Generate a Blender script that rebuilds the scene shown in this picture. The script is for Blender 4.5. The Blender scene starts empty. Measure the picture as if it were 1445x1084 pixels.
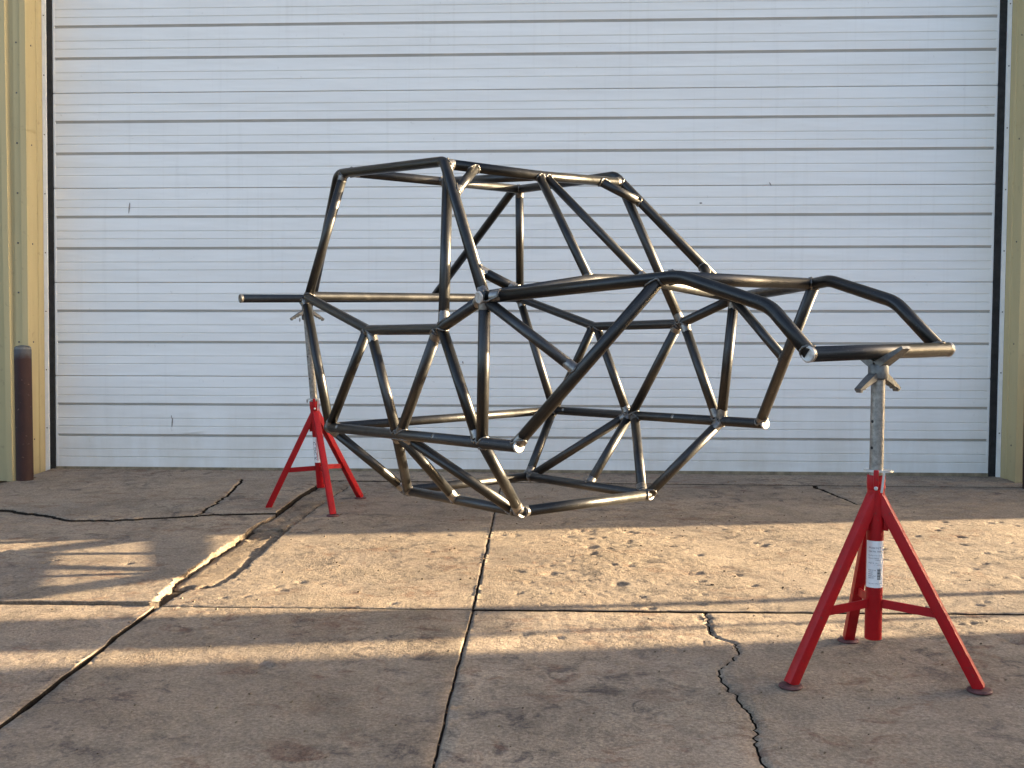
import bpy, bmesh, math, random
from mathutils import Vector, Matrix, noise
from mathutils.geometry import delaunay_2d_cdt

random.seed(7)
scene = bpy.context.scene
COL = scene.collection
V = Vector
R = math.radians

# ------------------------------------------------------------------ camera
W_PX, F_PX = 1445.0, 1461.0
PITCH, ROLL, CAM_H = math.atan(60.0 / 1461.0), 0.002, 1.05
fwd = V((0, math.cos(PITCH), -math.sin(PITCH)))
up0 = V((0, math.sin(PITCH), math.cos(PITCH)))
rt0 = V((1, 0, 0))
cup = up0 * math.cos(ROLL) - rt0 * math.sin(ROLL)
crt = rt0 * math.cos(ROLL) + up0 * math.sin(ROLL)
cam_data = bpy.data.cameras.new('camera')
cam = bpy.data.objects.new('camera', cam_data)
COL.objects.link(cam)
m = Matrix((crt, cup, -fwd)).transposed().to_4x4()
m.translation = V((0, 0, CAM_H))
cam.matrix_world = m
cam_data.sensor_fit = 'HORIZONTAL'
cam_data.sensor_width = 36.0
cam_data.lens = 36.0 * F_PX / W_PX
cam_data.clip_start = 0.05
cam_data.clip_end = 2000.0
scene.camera = cam
scene.render.resolution_x = 1024
scene.render.resolution_y = 768

# ------------------------------------------------------------------ light
SUN_EL = R(8.5)
SUN_AZ = math.atan(0.118)                 # from +X towards +Y
sdir = V((math.cos(SUN_EL) * math.cos(SUN_AZ), math.cos(SUN_EL) * math.sin(SUN_AZ), math.sin(SUN_EL)))
world = bpy.data.worlds.new('World')
scene.world = world
world.use_nodes = True
wn = world.node_tree
wn.nodes.clear()
sky = wn.nodes.new('ShaderNodeTexSky')
sky.sky_type = 'NISHITA'
sky.sun_disc = False
sky.sun_elevation = SUN_EL
sky.sun_rotation = math.pi / 2 - SUN_AZ
sky.altitude = 300
sky.air_density = 0.6
sky.dust_density = 4.0
sky.ozone_density = 0.3
bg = wn.nodes.new('ShaderNodeBackground')
bg.inputs['Strength'].default_value = 0.09
wo = wn.nodes.new('ShaderNodeOutputWorld')
wn.links.new(sky.outputs[0], bg.inputs[0])
wn.links.new(bg.outputs[0], wo.inputs[0])
sun_data = bpy.data.lights.new('sun', 'SUN')
sun_data.energy = 5.0
sun_data.angle = R(0.53)
sun_data.color = (1.0, 0.81, 0.53)
sun = bpy.data.objects.new('sun', sun_data)
COL.objects.link(sun)
sun.rotation_euler = (-sdir).to_track_quat('-Z', 'Y').to_euler()
sun.location = sdir * 40
vs = scene.view_settings
vs.view_transform = 'Standard'
vs.look = 'None'
vs.exposure = 3.13
vs.gamma = 1.0
vs.use_curve_mapping = False

# ------------------------------------------------------------------ helpers
def tag(o, label=None, cat=None, group=None, kind=None):
    if label: o['label'] = label
    if cat: o['category'] = cat
    if group: o['group'] = group
    if kind: o['kind'] = kind
    return o

def empty(name, loc=(0, 0, 0)):
    o = bpy.data.objects.new(name, None)
    COL.objects.link(o)
    o.location = loc
    o.empty_display_size = 0.1
    return o

def mesh_obj(name, verts, faces, mat, parent=None, smooth=False, uvs=None, flat_faces=None):
    me = bpy.data.meshes.new(name)
    me.from_pydata([tuple(v) for v in verts], [], faces)
    if mat: me.materials.append(mat)
    if smooth:
        fl = [True] * len(me.polygons)
        for i in (flat_faces or []): fl[i] = False
        me.polygons.foreach_set('use_smooth', fl)
    if uvs:
        uv = me.uv_layers.new(name='UVMap')
        li = 0
        for fi, f in enumerate(faces):
            for t in uvs[fi]:
                uv.data[li].uv = t
                li += 1
    me.update()
    o = bpy.data.objects.new(name, me)
    COL.objects.link(o)
    if parent:
        o.parent = parent
        o.matrix_parent_inverse = parent_inv(parent)
    return o

def world_of(p):
    mw = p.matrix_basis.copy()
    if p.parent: mw = world_of(p.parent) @ p.matrix_parent_inverse @ mw
    return mw
def parent_inv(p): return world_of(p).inverted()

class MB:
    """collects simple shapes into one mesh"""
    def __init__(s): s.v, s.f = [], []
    def add(s, verts, faces):
        b = len(s.v)
        s.v += [V(p) for p in verts]
        s.f += [tuple(i + b for i in f) for f in faces]
        return s
    def box(s, c, sx, sy, sz, ax=None, bev=0.0):
        X, Y, Z = ax if ax else (V((1, 0, 0)), V((0, 1, 0)), V((0, 0, 1)))
        c = V(c)
        if bev <= 0:
            vs_ = [c + X * (sx / 2 * a) + Y * (sy / 2 * b_) + Z * (sz / 2 * d) for d in (-1, 1) for b_ in (-1, 1) for a in (-1, 1)]
            return s.add(vs_, [(0, 2, 3, 1), (4, 5, 7, 6), (0, 1, 5, 4), (2, 6, 7, 3), (0, 4, 6, 2), (1, 3, 7, 5)])
        bm = bmesh.new()
        bmesh.ops.create_cube(bm, size=1)
        for v in bm.verts: v.co = V((v.co.x * sx, v.co.y * sy, v.co.z * sz))
        bmesh.ops.bevel(bm, geom=list(bm.edges), offset=bev, segments=2, affect='EDGES', profile=0.5)
        bm.verts.index_update()
        vs_ = [c + X * v.co.x + Y * v.co.y + Z * v.co.z for v in bm.verts]
        fs = [tuple(v.index for v in f.verts) for f in bm.faces]
        bm.free()
        return s.add(vs_, fs)
    def lathe(s, prof, base, axis=V((0, 0, 1)), n=24, close=True):
        axis = axis.normalized()
        u = axis.orthogonal().normalized(); w = axis.cross(u)
        vs_, fs = [], []
        for (r, h) in prof:
            for k in range(n):
                a = 2 * math.pi * k / n
                vs_.append(V(base) + axis * h + (u * math.cos(a) + w * math.sin(a)) * r)
        for i in range(len(prof) - 1):
            for k in range(n):
                k2 = (k + 1) % n
                fs.append((i * n + k, i * n + k2, (i + 1) * n + k2, (i + 1) * n + k))
        if close:
            fs.append(tuple(reversed(range(n))))
            fs.append(tuple((len(prof) - 1) * n + k for k in range(n)))
        return s.add(vs_, fs)
    def build(s, name, mat, parent=None, smooth=False, angle=35):
        o = mesh_obj(name, s.v, s.f, mat, parent, smooth)
        if smooth: sharp(o.data, angle)
        return o

def sharp(me, angle=35):
    bm = bmesh.new(); bm.from_mesh(me)
    bmesh.ops.recalc_face_normals(bm, faces=list(bm.faces))
    lim = math.radians(angle)
    for e in bm.edges:
        if len(e.link_faces) == 2 and e.calc_face_angle(0) > lim: e.smooth = False
    bm.to_mesh(me); bm.free()

# ------------------------------------------------------------------ materials
class NT:
    def __init__(s, name):
        s.m = bpy.data.materials.new(name); s.m.use_nodes = True
        s.t = s.m.node_tree; s.t.nodes.clear()
        s.out = s.t.nodes.new('ShaderNodeOutputMaterial')
        s.b = s.t.nodes.new('ShaderNodeBsdfPrincipled')
        s.t.links.new(s.b.outputs[0], s.out.inputs[0])
    def n(s, typ, **kw):
        nd = s.t.nodes.new(typ)
        for k, v in kw.items(): setattr(nd, k, v)
        return nd
    def link(s, a, b): s.t.links.new(a, b)
    def val(s, inp, v):
        if hasattr(v, 'is_linked') or isinstance(v, bpy.types.NodeSocket): s.link(v, inp)
        else: inp.default_value = v
    def pos(s): return s.n('ShaderNodeNewGeometry').outputs['Position']
    def obj(s): return s.n('ShaderNodeTexCoord').outputs['Object']
    def uv(s): return s.n('ShaderNodeTexCoord').outputs['UV']
    def rand(s): return s.n('ShaderNodeObjectInfo').outputs['Random']
    def mapping(s, vec, scale=(1, 1, 1), loc=(0, 0, 0), rot=(0, 0, 0)):
        q = s.n('ShaderNodeMapping'); s.link(vec, q.inputs['Vector'])
        q.inputs['Scale'].default_value = scale; q.inputs['Location'].default_value = loc
        q.inputs['Rotation'].default_value = rot
        return q.outputs[0]
    def noise(s, vec, scale, detail=4, rough=0.55, dist=0.0):
        q = s.n('ShaderNodeTexNoise'); s.link(vec, q.inputs['Vector'])
        q.inputs['Scale'].default_value = scale; q.inputs['Detail'].default_value = detail
        q.inputs['Roughness'].default_value = rough; q.inputs['Distortion'].default_value = dist
        return q.outputs['Fac']
    def voro(s, vec, scale, feature='F1', out='Distance', rnd=1.0):
        q = s.n('ShaderNodeTexVoronoi', feature=feature); s.link(vec, q.inputs['Vector'])
        q.inputs['Scale'].default_value = scale; q.inputs['Randomness'].default_value = rnd
        return q.outputs[out]
    def ramp(s, fac, stops):
        q = s.n('ShaderNodeValToRGB'); s.link(fac, q.inputs[0])
        el = q.color_ramp.elements
        while len(el) < len(stops): el.new(0.5)
        for e, (p, c) in zip(el, stops):
            e.position = p
            e.color = (c, c, c, 1) if isinstance(c, (int, float)) else (*c, 1)
        return q.outputs[0]
    def rng(s, fac, a, b, c=0.0, d=1.0):
        q = s.n('ShaderNodeMapRange'); s.link(fac, q.inputs[0])
        for i, x in enumerate((a, b, c, d)): q.inputs[i + 1].default_value = x
        return q.outputs[0]
    def math(s, op, a, b=0.0):
        q = s.n('ShaderNodeMath', operation=op); s.val(q.inputs[0], a); s.val(q.inputs[1], b)
        return q.outputs[0]
    def mix(s, fac, a, b, blend='MIX'):
        q = s.n('ShaderNodeMix', data_type='RGBA', blend_type=blend)
        s.val(q.inputs[0], fac)
        for i, x in ((6, a), (7, b)):
            if isinstance(x, tuple): q.inputs[i].default_value = (*x, 1) if len(x) == 3 else x
            else: s.link(x, q.inputs[i])
        return q.outputs[2]
    def bump(s, h, strength, dist=0.01, prev=None):
        q = s.n('ShaderNodeBump'); s.link(h, q.inputs['Height'])
        q.inputs['Strength'].default_value = strength; q.inputs['Distance'].default_value = dist
        if prev: s.link(prev, q.inputs['Normal'])
        return q.outputs[0]
    def set(s, **kw):
        names = {'color': 'Base Color', 'rough': 'Roughness', 'metal': 'Metallic', 'normal': 'Normal',
                 'spec': 'Specular IOR Level', 'coat': 'Coat Weight'}
        for k, v in kw.items():
            inp = s.b.inputs[names[k]]
            if isinstance(v, tuple): inp.default_value = (*v, 1)
            elif isinstance(v, (int, float)): inp.default_value = v
            else: s.link(v, inp)
        return s.m

def mat_concrete(name, tint=(1, 1, 1), rougher=1.0):
    t = NT(name); p = t.pos()
    big = t.noise(p, 0.8, 5, 0.6)
    mid = t.noise(p, 5.5, 7, 0.66, 0.4)
    fine = t.noise(p, 85, 6, 0.75)
    vfine = t.noise(p, 320, 3, 0.7)
    base = t.mix(t.rng(big, 0.36, 0.64), (0.308, 0.236, 0.168), (0.224, 0.174, 0.132))
    base = t.mix(t.math('MULTIPLY', t.rng(mid, 0.45, 0.68), 0.66), base, (0.172, 0.133, 0.097))
    pale = t.noise(t.mapping(p, loc=(4, 1, 0)), 3.2, 6, 0.7, 0.5)
    base = t.mix(t.math('MULTIPLY', t.rng(pale, 0.54, 0.74), 0.5), base, (0.35, 0.28, 0.20))
    # dark grime blotches and rust brown marks
    gr = t.noise(p, 8.5, 9, 0.74, 0.7)
    gm = t.noise(t.mapping(p, loc=(1.3, 0.4, 0)), 1.1, 4, 0.6)
    grime = t.math('MULTIPLY', t.rng(gr, 0.51, 0.62), t.rng(gm, 0.38, 0.56))
    base = t.mix(t.math('MULTIPLY', grime, 0.92), base, (0.095, 0.075, 0.063))
    rs = t.noise(t.mapping(p, loc=(7, 3, 0), scale=(0.8, 1.15, 1)), 9.0, 8, 0.72, 0.9)
    rm = t.noise(t.mapping(p, loc=(2, 9, 0)), 1.5, 3, 0.6)
    rust = t.math('MULTIPLY', t.rng(rs, 0.53, 0.63), t.rng(rm, 0.40, 0.56))
    base = t.mix(t.math('MULTIPLY', rust, 0.6), base, (0.140, 0.070, 0.044))
    # aggregate speckle
    sp = t.math('MULTIPLY', t.rng(fine, 0.32, 0.68, 0.56, 1.42), t.rng(vfine, 0.3, 0.7, 0.9, 1.1))
    spc = t.n('ShaderNodeCombineColor')
    for i in range(3): t.link(sp, spc.inputs[i])
    base = t.mix(1.0, base, spc.outputs[0], 'MULTIPLY')
    rnd = t.rng(t.rand(), 0, 1, 0.86, 1.08)
    rc = t.n('ShaderNodeCombineColor')
    for i in range(3): t.link(t.math('MULTIPLY', rnd, tint[i]), rc.inputs[i])
    base = t.mix(1.0, base, rc.outputs[0], 'MULTIPLY')
    # relief in metres; worn patches are coarser
    worn = t.rng(t.noise(t.mapping(p, loc=(3, 3, 0)), 2.1, 4, 0.65), 0.44, 0.66, 0.55, 1.9)
    h0 = t.math('MULTIPLY', vfine, 0.0005 * rougher)
    h1 = t.math('MULTIPLY', t.noise(p, 110, 4, 0.72), 0.0056 * rougher)
    h2 = t.math('MULTIPLY', t.noise(p, 38, 5, 0.7, 0.3), 0.0045 * rougher)
    h3 = t.math('MULTIPLY', t.noise(p, 4.5, 4, 0.6), 0.006 * rougher)
    hh = t.math('MULTIPLY', t.math('ADD', t.math('ADD', h0, h1), h2), worn)
    hh = t.math('ADD', hh, h3)
    scr = t.noise(t.mapping(p, scale=(70, 2.0, 1), rot=(0, 0, 0.06)), 2.0, 3, 0.6)
    hh = t.math('ADD', hh, t.math('MULTIPLY', scr, 0.0005))
    nb = t.bump(hh, 1.0, 1.0)
    return t.set(color=base, rough=0.93, normal=nb, spec=0.2)

def mat_soil():
    t = NT('joint_soil'); p = t.pos()
    a = t.noise(p, 60, 5, 0.7); b = t.noise(p, 9, 4)
    c = t.mix(t.rng(a, 0.3, 0.7), (0.026, 0.020, 0.016), (0.075, 0.058, 0.044))
    c = t.mix(t.rng(b, 0.45, 0.7), c, (0.022, 0.018, 0.014))
    return t.set(color=c, rough=0.95, normal=t.bump(t.noise(p, 90, 4, 0.7), 1.0, 0.02), spec=0.2)

def mat_asphalt():
    t = NT('asphalt'); p = t.pos()
    a = t.noise(p, 120, 4, 0.7); b = t.noise(p, 0.7, 5)
    c = t.mix(t.rng(a, 0.3, 0.7), (0.045, 0.043, 0.042), (0.085, 0.08, 0.075))
    c = t.mix(t.rng(b, 0.4, 0.7), c, (0.10, 0.09, 0.08))
    return t.set(color=c, rough=0.9, normal=t.bump(a, 0.6, 0.01))

def mat_door(name='white_door_paint', shade_mix=0.0):
    t = NT(name); p = t.pos()
    z = t.n('ShaderNodeSeparateXYZ'); t.link(p, z.inputs[0])
    n1 = t.noise(t.mapping(p, scale=(0.35, 1, 3.0)), 2.2, 5, 0.6)
    c = t.mix(t.rng(n1, 0.35, 0.7), (0.80, 0.80, 0.775), (0.74, 0.738, 0.712))
    # dust thrown up over the lowest section, and faint runs
    low = t.rng(z.outputs[2], 0.1, 0.75, 1, 0)
    dn = t.noise(t.mapping(p, scale=(1.5, 1, 0.5)), 3.0, 6, 0.65)
    c = t.mix(t.math('MULTIPLY', t.math('MULTIPLY', low, t.rng(dn, 0.3, 0.75)), 0.6), c, (0.50, 0.44, 0.34))
    st = t.noise(t.mapping(p, scale=(14, 1, 0.5)), 1.5, 4, 0.6)
    c = t.mix(t.math('MULTIPLY', t.rng(st, 0.56, 0.8), 0.20), c, (0.52, 0.50, 0.46))
    sc = t.noise(t.mapping(p, scale=(1, 1, 1)), 23, 4, 0.6)
    c = t.mix(t.math('MULTIPLY', t.rng(sc, 0.68, 0.76), 0.35), c, (0.45, 0.43, 0.40))
    if shade_mix: c = t.mix(t.rng(dn, 0.2, 0.8, shade_mix * 0.7, shade_mix), c, (0.30, 0.255, 0.21))  # mixes the brown shade of the groove undersides into the paint
    wav = t.noise(t.mapping(p, scale=(1.1, 1, 5.5)), 2.3, 2, 0.5)
    return t.set(color=c, rough=t.rng(n1, 0.3, 0.7, 0.42, 0.55), normal=t.bump(wav, 0.35, 0.02), spec=0.4)

def mat_tan(name='tan_siding_paint'):
    t = NT(name); p = t.pos()
    n1 = t.noise(t.mapping(p, scale=(6, 6, 0.6)), 1.6, 5, 0.6)
    c = t.mix(t.rng(n1, 0.35, 0.7), (0.50, 0.405, 0.215), (0.44, 0.355, 0.185))
    n2 = t.noise(p, 16, 5, 0.6)
    c = t.mix(t.math('MULTIPLY', t.rng(n2, 0.62, 0.75), 0.5), c, (0.25, 0.19, 0.11))
    z = t.n('ShaderNodeSeparateXYZ'); t.link(p, z.inputs[0])
    c = t.mix(t.math('MULTIPLY', t.rng(z.outputs[2], 0.05, 0.5, 0.5, 0), t.noise(p, 5, 4)), c, (0.22, 0.17, 0.11))
    w = t.noise(t.mapping(p, scale=(2, 2, 0.6)), 2.0, 2, 0.5)
    return t.set(color=c, rough=0.65, normal=t.bump(w, 0.4, 0.02), spec=0.2)

def mat_plain(name, color, rough=0.5, metal=0.0, var=0.15, scale=30, bump=0.0, spec=0.5):
    t = NT(name); p = t.obj()
    n1 = t.noise(p, scale, 5, 0.65)
    d = tuple(x * (1 - var * 1.6) for x in color); l = tuple(min(1, x * (1 + var)) for x in color)
    c = t.mix(t.rng(n1, 0.3, 0.7), l, d)
    kw = dict(color=c, rough=t.rng(n1, 0.3, 0.7, max(0.05, rough - 0.07), min(1, rough + 0.1)), metal=metal, spec=spec)
    if bump: kw['normal'] = t.bump(n1, bump, 0.004)
    return t.set(**kw)

def mat_steel():
    # raw drawn tube with mill scale: streaks run along the tube (V of the UV); every tube differs a little
    t = NT('mill_scale_steel'); u = t.uv(); p = t.pos(); rd = t.rand()
    s1 = t.noise(t.mapping(u, scale=(9, 1.3, 1)), 2.0, 5, 0.65)
    s2 = t.noise(p, 11, 7, 0.72, 0.5)
    s3 = t.noise(t.mapping(u, scale=(3, 0.9, 1), loc=(5, 2, 0)), 3.0, 4, 0.6)
    c = t.mix(t.rng(s1, 0.32, 0.68), (0.080, 0.077, 0.075), (0.040, 0.0385, 0.038))
    c = t.mix(t.math('MULTIPLY', t.rng(s2, 0.5, 0.70), 0.55), c, (0.100, 0.090, 0.080))
    c = t.mix(t.math('MULTIPLY', t.rng(s3, 0.56, 0.72), 0.5), c, (0.125, 0.122, 0.118))
    sp = t.noise(p, 130, 3, 0.6)
    c = t.mix(t.math('MULTIPLY', t.rng(sp, 0.64, 0.72), 0.4), c, (0.22, 0.20, 0.18))
    br = t.rng(rd, 0, 1, 0.55, 1.05)
    cc = t.n('ShaderNodeCombineColor')
    for i in range(3): t.link(br, cc.inputs[i])
    c = t.mix(1.0, c, cc.outputs[0], 'MULTIPLY')
    r_ = t.math('ADD', t.rng(s1, 0.3, 0.7, 0.27, 0.38), t.rng(s2, 0.4, 0.8, 0, 0.18))
    r_ = t.math('ADD', r_, t.rng(rd, 0, 1, -0.03, 0.07))
    return t.set(color=c, rough=r_, metal=0.88, normal=t.bump(t.noise(p, 220, 3), 0.15, 0.002))

def mat_bare():
    t = NT('ground_bare_steel'); u = t.uv(); p = t.pos()
    s1 = t.noise(t.mapping(p, scale=(1, 1, 1)), 160, 4, 0.7)
    s2 = t.noise(p, 30, 4, 0.6)
    c = t.mix(t.rng(s2, 0.35, 0.65), (0.27, 0.25, 0.23), (0.13, 0.118, 0.108))
    return t.set(color=c, rough=t.rng(s1, 0.3, 0.7, 0.25, 0.5), metal=0.9, normal=t.bump(s1, 0.3, 0.002))

def mat_cap():
    t = NT('bright_cap_steel'); p = t.pos()
    s1 = t.noise(p, 120, 4, 0.7); s2 = t.noise(p, 45, 3)
    c = t.mix(t.rng(s2, 0.35, 0.7), (0.62, 0.59, 0.55), (0.34, 0.31, 0.28))
    return t.set(color=c, rough=0.5, metal=0.45, normal=t.bump(s1, 0.4, 0.003))

def mat_red():
    t = NT('red_enamel'); p = t.pos()
    n1 = t.noise(p, 25, 5, 0.6); n2 = t.noise(p, 70, 5, 0.7)
    c = t.mix(t.rng(n1, 0.3, 0.7), (0.40, 0.006, 0.010), (0.31, 0.005, 0.008))
    c = t.mix(t.math('MULTIPLY', t.rng(n2, 0.62, 0.68), 0.7), c, (0.10, 0.035, 0.03))
    n3 = t.noise(p, 9, 6, 0.7, 0.5)
    c = t.mix(t.math('MULTIPLY', t.rng(n3, 0.52, 0.7), 0.45), c, (0.22, 0.012, 0.012))
    return t.set(color=c, rough=t.rng(n1, 0.3, 0.7, 0.42, 0.6), normal=t.bump(n2, 0.08, 0.003), spec=0.28)

def mat_galv(name='galvanised_steel', c1=(0.36, 0.345, 0.32), c2=(0.20, 0.19, 0.175)):
    t = NT(name); p = t.pos()
    n1 = t.noise(p, 55, 5, 0.65); n2 = t.noise(t.mapping(p, scale=(30, 30, 220)), 1.0, 3, 0.6)
    c = t.mix(t.rng(n1, 0.35, 0.65), c1, c2)
    c = t.mix(t.math('MULTIPLY', t.rng(n2, 0.6, 0.75), 0.6), c, (0.16, 0.14, 0.12))
    return t.set(color=c, rough=t.rng(n1, 0.3, 0.7, 0.4, 0.6), metal=0.75, normal=t.bump(n1, 0.15, 0.003))

def mat_bollard():
    t = NT('bollard_paint'); p = t.obj()
    z = t.n('ShaderNodeSeparateXYZ'); t.link(p, z.inputs[0])
    n1 = t.noise(p, 9, 6, 0.65); n2 = t.noise(p, 35, 4)
    c = t.mix(t.rng(n1, 0.35, 0.7), (0.046, 0.021, 0.017), (0.030, 0.016, 0.014))
    c = t.mix(t.rng(t.math('ADD', z.outputs[2], t.rng(n1, 0, 1, -0.06, 0.06)), 0.84, 0.89), c, (0.085, 0.082, 0.082))
    c = t.mix(t.math('MULTIPLY', t.rng(n2, 0.66, 0.72), 0.6), c, (0.16, 0.10, 0.08))
    return t.set(color=c, rough=0.7, normal=t.bump(n1, 0.3, 0.004), spec=0.2)

M = dict(
    concrete=mat_concrete('old_concrete'), broken=mat_concrete('broken_concrete', (0.85, 0.83, 0.8), 1.8),
    edge=mat_concrete('dark_joint_edge', (0.10, 0.09, 0.08), 1.5), soil=mat_soil(), asphalt=mat_asphalt(), door=mat_door(), groove=mat_door('shaded_door_groove', 0.62), tan=mat_tan(), steel=mat_steel(), bare=mat_bare(),
    cap=mat_cap(), red=mat_red(), galv=mat_galv(), cast=mat_galv('cast_galvanised', (0.20, 0.20, 0.195), (0.13, 0.13, 0.125)),
    zinc=mat_galv('zinc_plate', (0.65, 0.65, 0.63), (0.5, 0.5, 0.48)),
    weld=mat_plain('weld_metal', (0.17, 0.155, 0.14), 0.38, 0.85, 0.3, 90),
    black=mat_plain('black_rubber', (0.012, 0.012, 0.013), 0.75, 0, 0.3, 20),
    trim=mat_plain('white_trim', (0.80, 0.80, 0.78), 0.45, 0, 0.06, 12),
    seal=mat_plain('dusty_seal', (0.24, 0.19, 0.12), 0.8, 0, 0.3, 15),
    foot=mat_plain('rusty_foot', (0.10, 0.032, 0.03), 0.7, 0, 0.35, 50, 0.3),
    screw=mat_plain('screw_head', (0.12, 0.11, 0.10), 0.5, 0.5, 0.2, 40),
    paper=mat_plain('sticker_white', (0.78, 0.78, 0.77), 0.4, 0, 0.05, 40),
    ink=mat_plain('black_ink', (0.015, 0.015, 0.018), 0.5, 0, 0.1, 40),
    redink=mat_plain('red_ink', (0.55, 0.02, 0.03), 0.5, 0, 0.1, 40),
    bollard=mat_bollard(), wood=mat_plain('board', (0.35, 0.33, 0.30), 0.7, 0, 0.2, 8),
    greywall=mat_plain('grey_block', (0.30, 0.28, 0.25), 0.8, 0, 0.15, 3),
    roofm=mat_plain('roof_metal', (0.35, 0.33, 0.30), 0.5, 0.3, 0.1, 4),
    scratch=mat_plain('scuffed_metal', (0.28, 0.25, 0.22), 0.6, 0, 0.2, 60),
    leaf=mat_plain('dry_leaf', (0.16, 0.085, 0.04), 0.8, 0, 0.4, 60),
)

# ------------------------------------------------------------------ setting: ground
SL = 0.1137 / 4.05
def gz(y): return SL * (min(max(y, -2.0), 9.0) - 3.3)

def ground_sheet():
    ys = [-500, -60, -2.0, 1, 3.3, 6, 9.0, 40, 500]
    xs = [-500, -40, -8, -4, 0, 4, 8, 40, 500]
    v = [(x, y, gz(y) - 0.075) for y in ys for x in xs]
    n = len(xs)
    f = [(j * n + i, j * n + i + 1, (j + 1) * n + i + 1, (j + 1) * n + i) for j in range(len(ys) - 1) for i in range(n - 1)]
    return tag(mesh_obj('ground', v, f, M['asphalt']), 'dark ground around the concrete apron', kind='structure')
ground_sheet()

# bed of soil that shows in the joints; every slab is a part of the driveway
bx = [(-3.9, -1.0), (5.2, -1.0), (5.2, 7.42), (-3.35, 7.5)]
driveway = mesh_obj('driveway', [(x, y, gz(y) - 0.020) for x, y in bx], [(0, 1, 2, 3)], M['soil'])
tag(driveway, 'cracked concrete driveway apron in front of the door', kind='structure')

def jag(pts, amp=0.003, step=0.045, seed=0, closed=False):
    """subdivide a polyline and roughen it with noise"""
    out = []
    pts = [V((p[0], p[1], 0)) for p in pts]
    for a, b in zip(pts[:-1], pts[1:]):
        L = (b - a).length
        k = max(1, int(L / step))
        nrm = V((-(b - a).y, (b - a).x, 0)).normalized()
        for i in range(k):
            q = a.lerp(b, i / k)
            j = noise.noise(V((q.x * 9 + seed * 3.1, q.y * 9, seed))) * 0.6 + noise.noise(V((q.x * 31, q.y * 31, seed + 5))) * 0.5 + noise.noise(V((q.x * 77, q.y * 77, seed + 9))) * 0.35
            out.append(q + nrm * (amp * 2 * j))
    out.append(pts[-1])
    return [(p.x, p.y) for p in out]

def inset(poly, d):
    n = len(poly); out = []
    area = sum(poly[i][0] * poly[(i + 1) % n][1] - poly[(i + 1) % n][0] * poly[i][1] for i in range(n))
    sgn = 1 if area > 0 else -1
    for i in range(n):
        p0, p1, p2 = V(poly[i - 1]), V(poly[i]), V(poly[(i + 1) % n])
        e1, e2 = (p1 - p0), (p2 - p1)
        if e1.length < 1e-6 or e2.length < 1e-6:
            out.append(tuple(p1)); continue
        n1 = V((-e1.y, e1.x)).normalized() * sgn; n2 = V((-e2.y, e2.x)).normalized() * sgn
        b = n1 + n2
        if b.length < 1e-4: b = n1
        b.normalize()
        k = d / max(0.5, b.dot(n1))
        out.append(tuple(p1 + b * k))
    return out

def frac_hash(x, y, k): 
    q = math.sin(x * 127.1 + y * 311.7 + k * 74.7) * 43758.5453
    return q - math.floor(q)

def pit(x, y, sc, share, depth, k):
    """ragged holes broken out of the surface"""
    d, pts = noise.voronoi(V((x * sc + k * 9.1, y * sc * 0.8, k)))
    c = pts[0]
    if frac_hash(round(c.x, 3), round(c.y, 3), k) > share: return 0.0
    r = 0.12 + 0.26 * frac_hash(round(c.y, 3), round(c.x, 3), k + 3)
    q = d[0] + 0.16 * noise.noise(V((x * sc * 3.1, y * sc * 3.1, k))) + 0.10 * noise.noise(V((x * sc * 8, y * sc * 8, k)))
    t = max(0.0, min(1.0, (r - q) / 0.10))
    return -depth * t * t * (3 - 2 * t)

def relief(x, y):
    p = V((x, y, 0))
    worn = max(0.35, 1.0 + 1.7 * noise.noise(p * 1.3 + V((5, 2, 1))))
    clus = max(0.0, 0.5 + 1.2 * noise.noise(p * 1.1 + V((1, 8, 4))) + max(-0.25, min(0.5, 0.5 * x)))
    h = 0.0030 * noise.noise(p * 3.1) + worn * (0.0007 * noise.noise(p * 11) + 0.0010 * noise.noise(p * 30) + 0.0018 * noise.noise(p * 62))
    return h + pit(x, y, 9.5, 0.15 * clus, 0.007, 1) + pit(x, y, 19.0, 0.30 * clus, 0.0055, 2) + pit(x, y, 5.0, 0.05 * clus, 0.005, 4)

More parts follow.
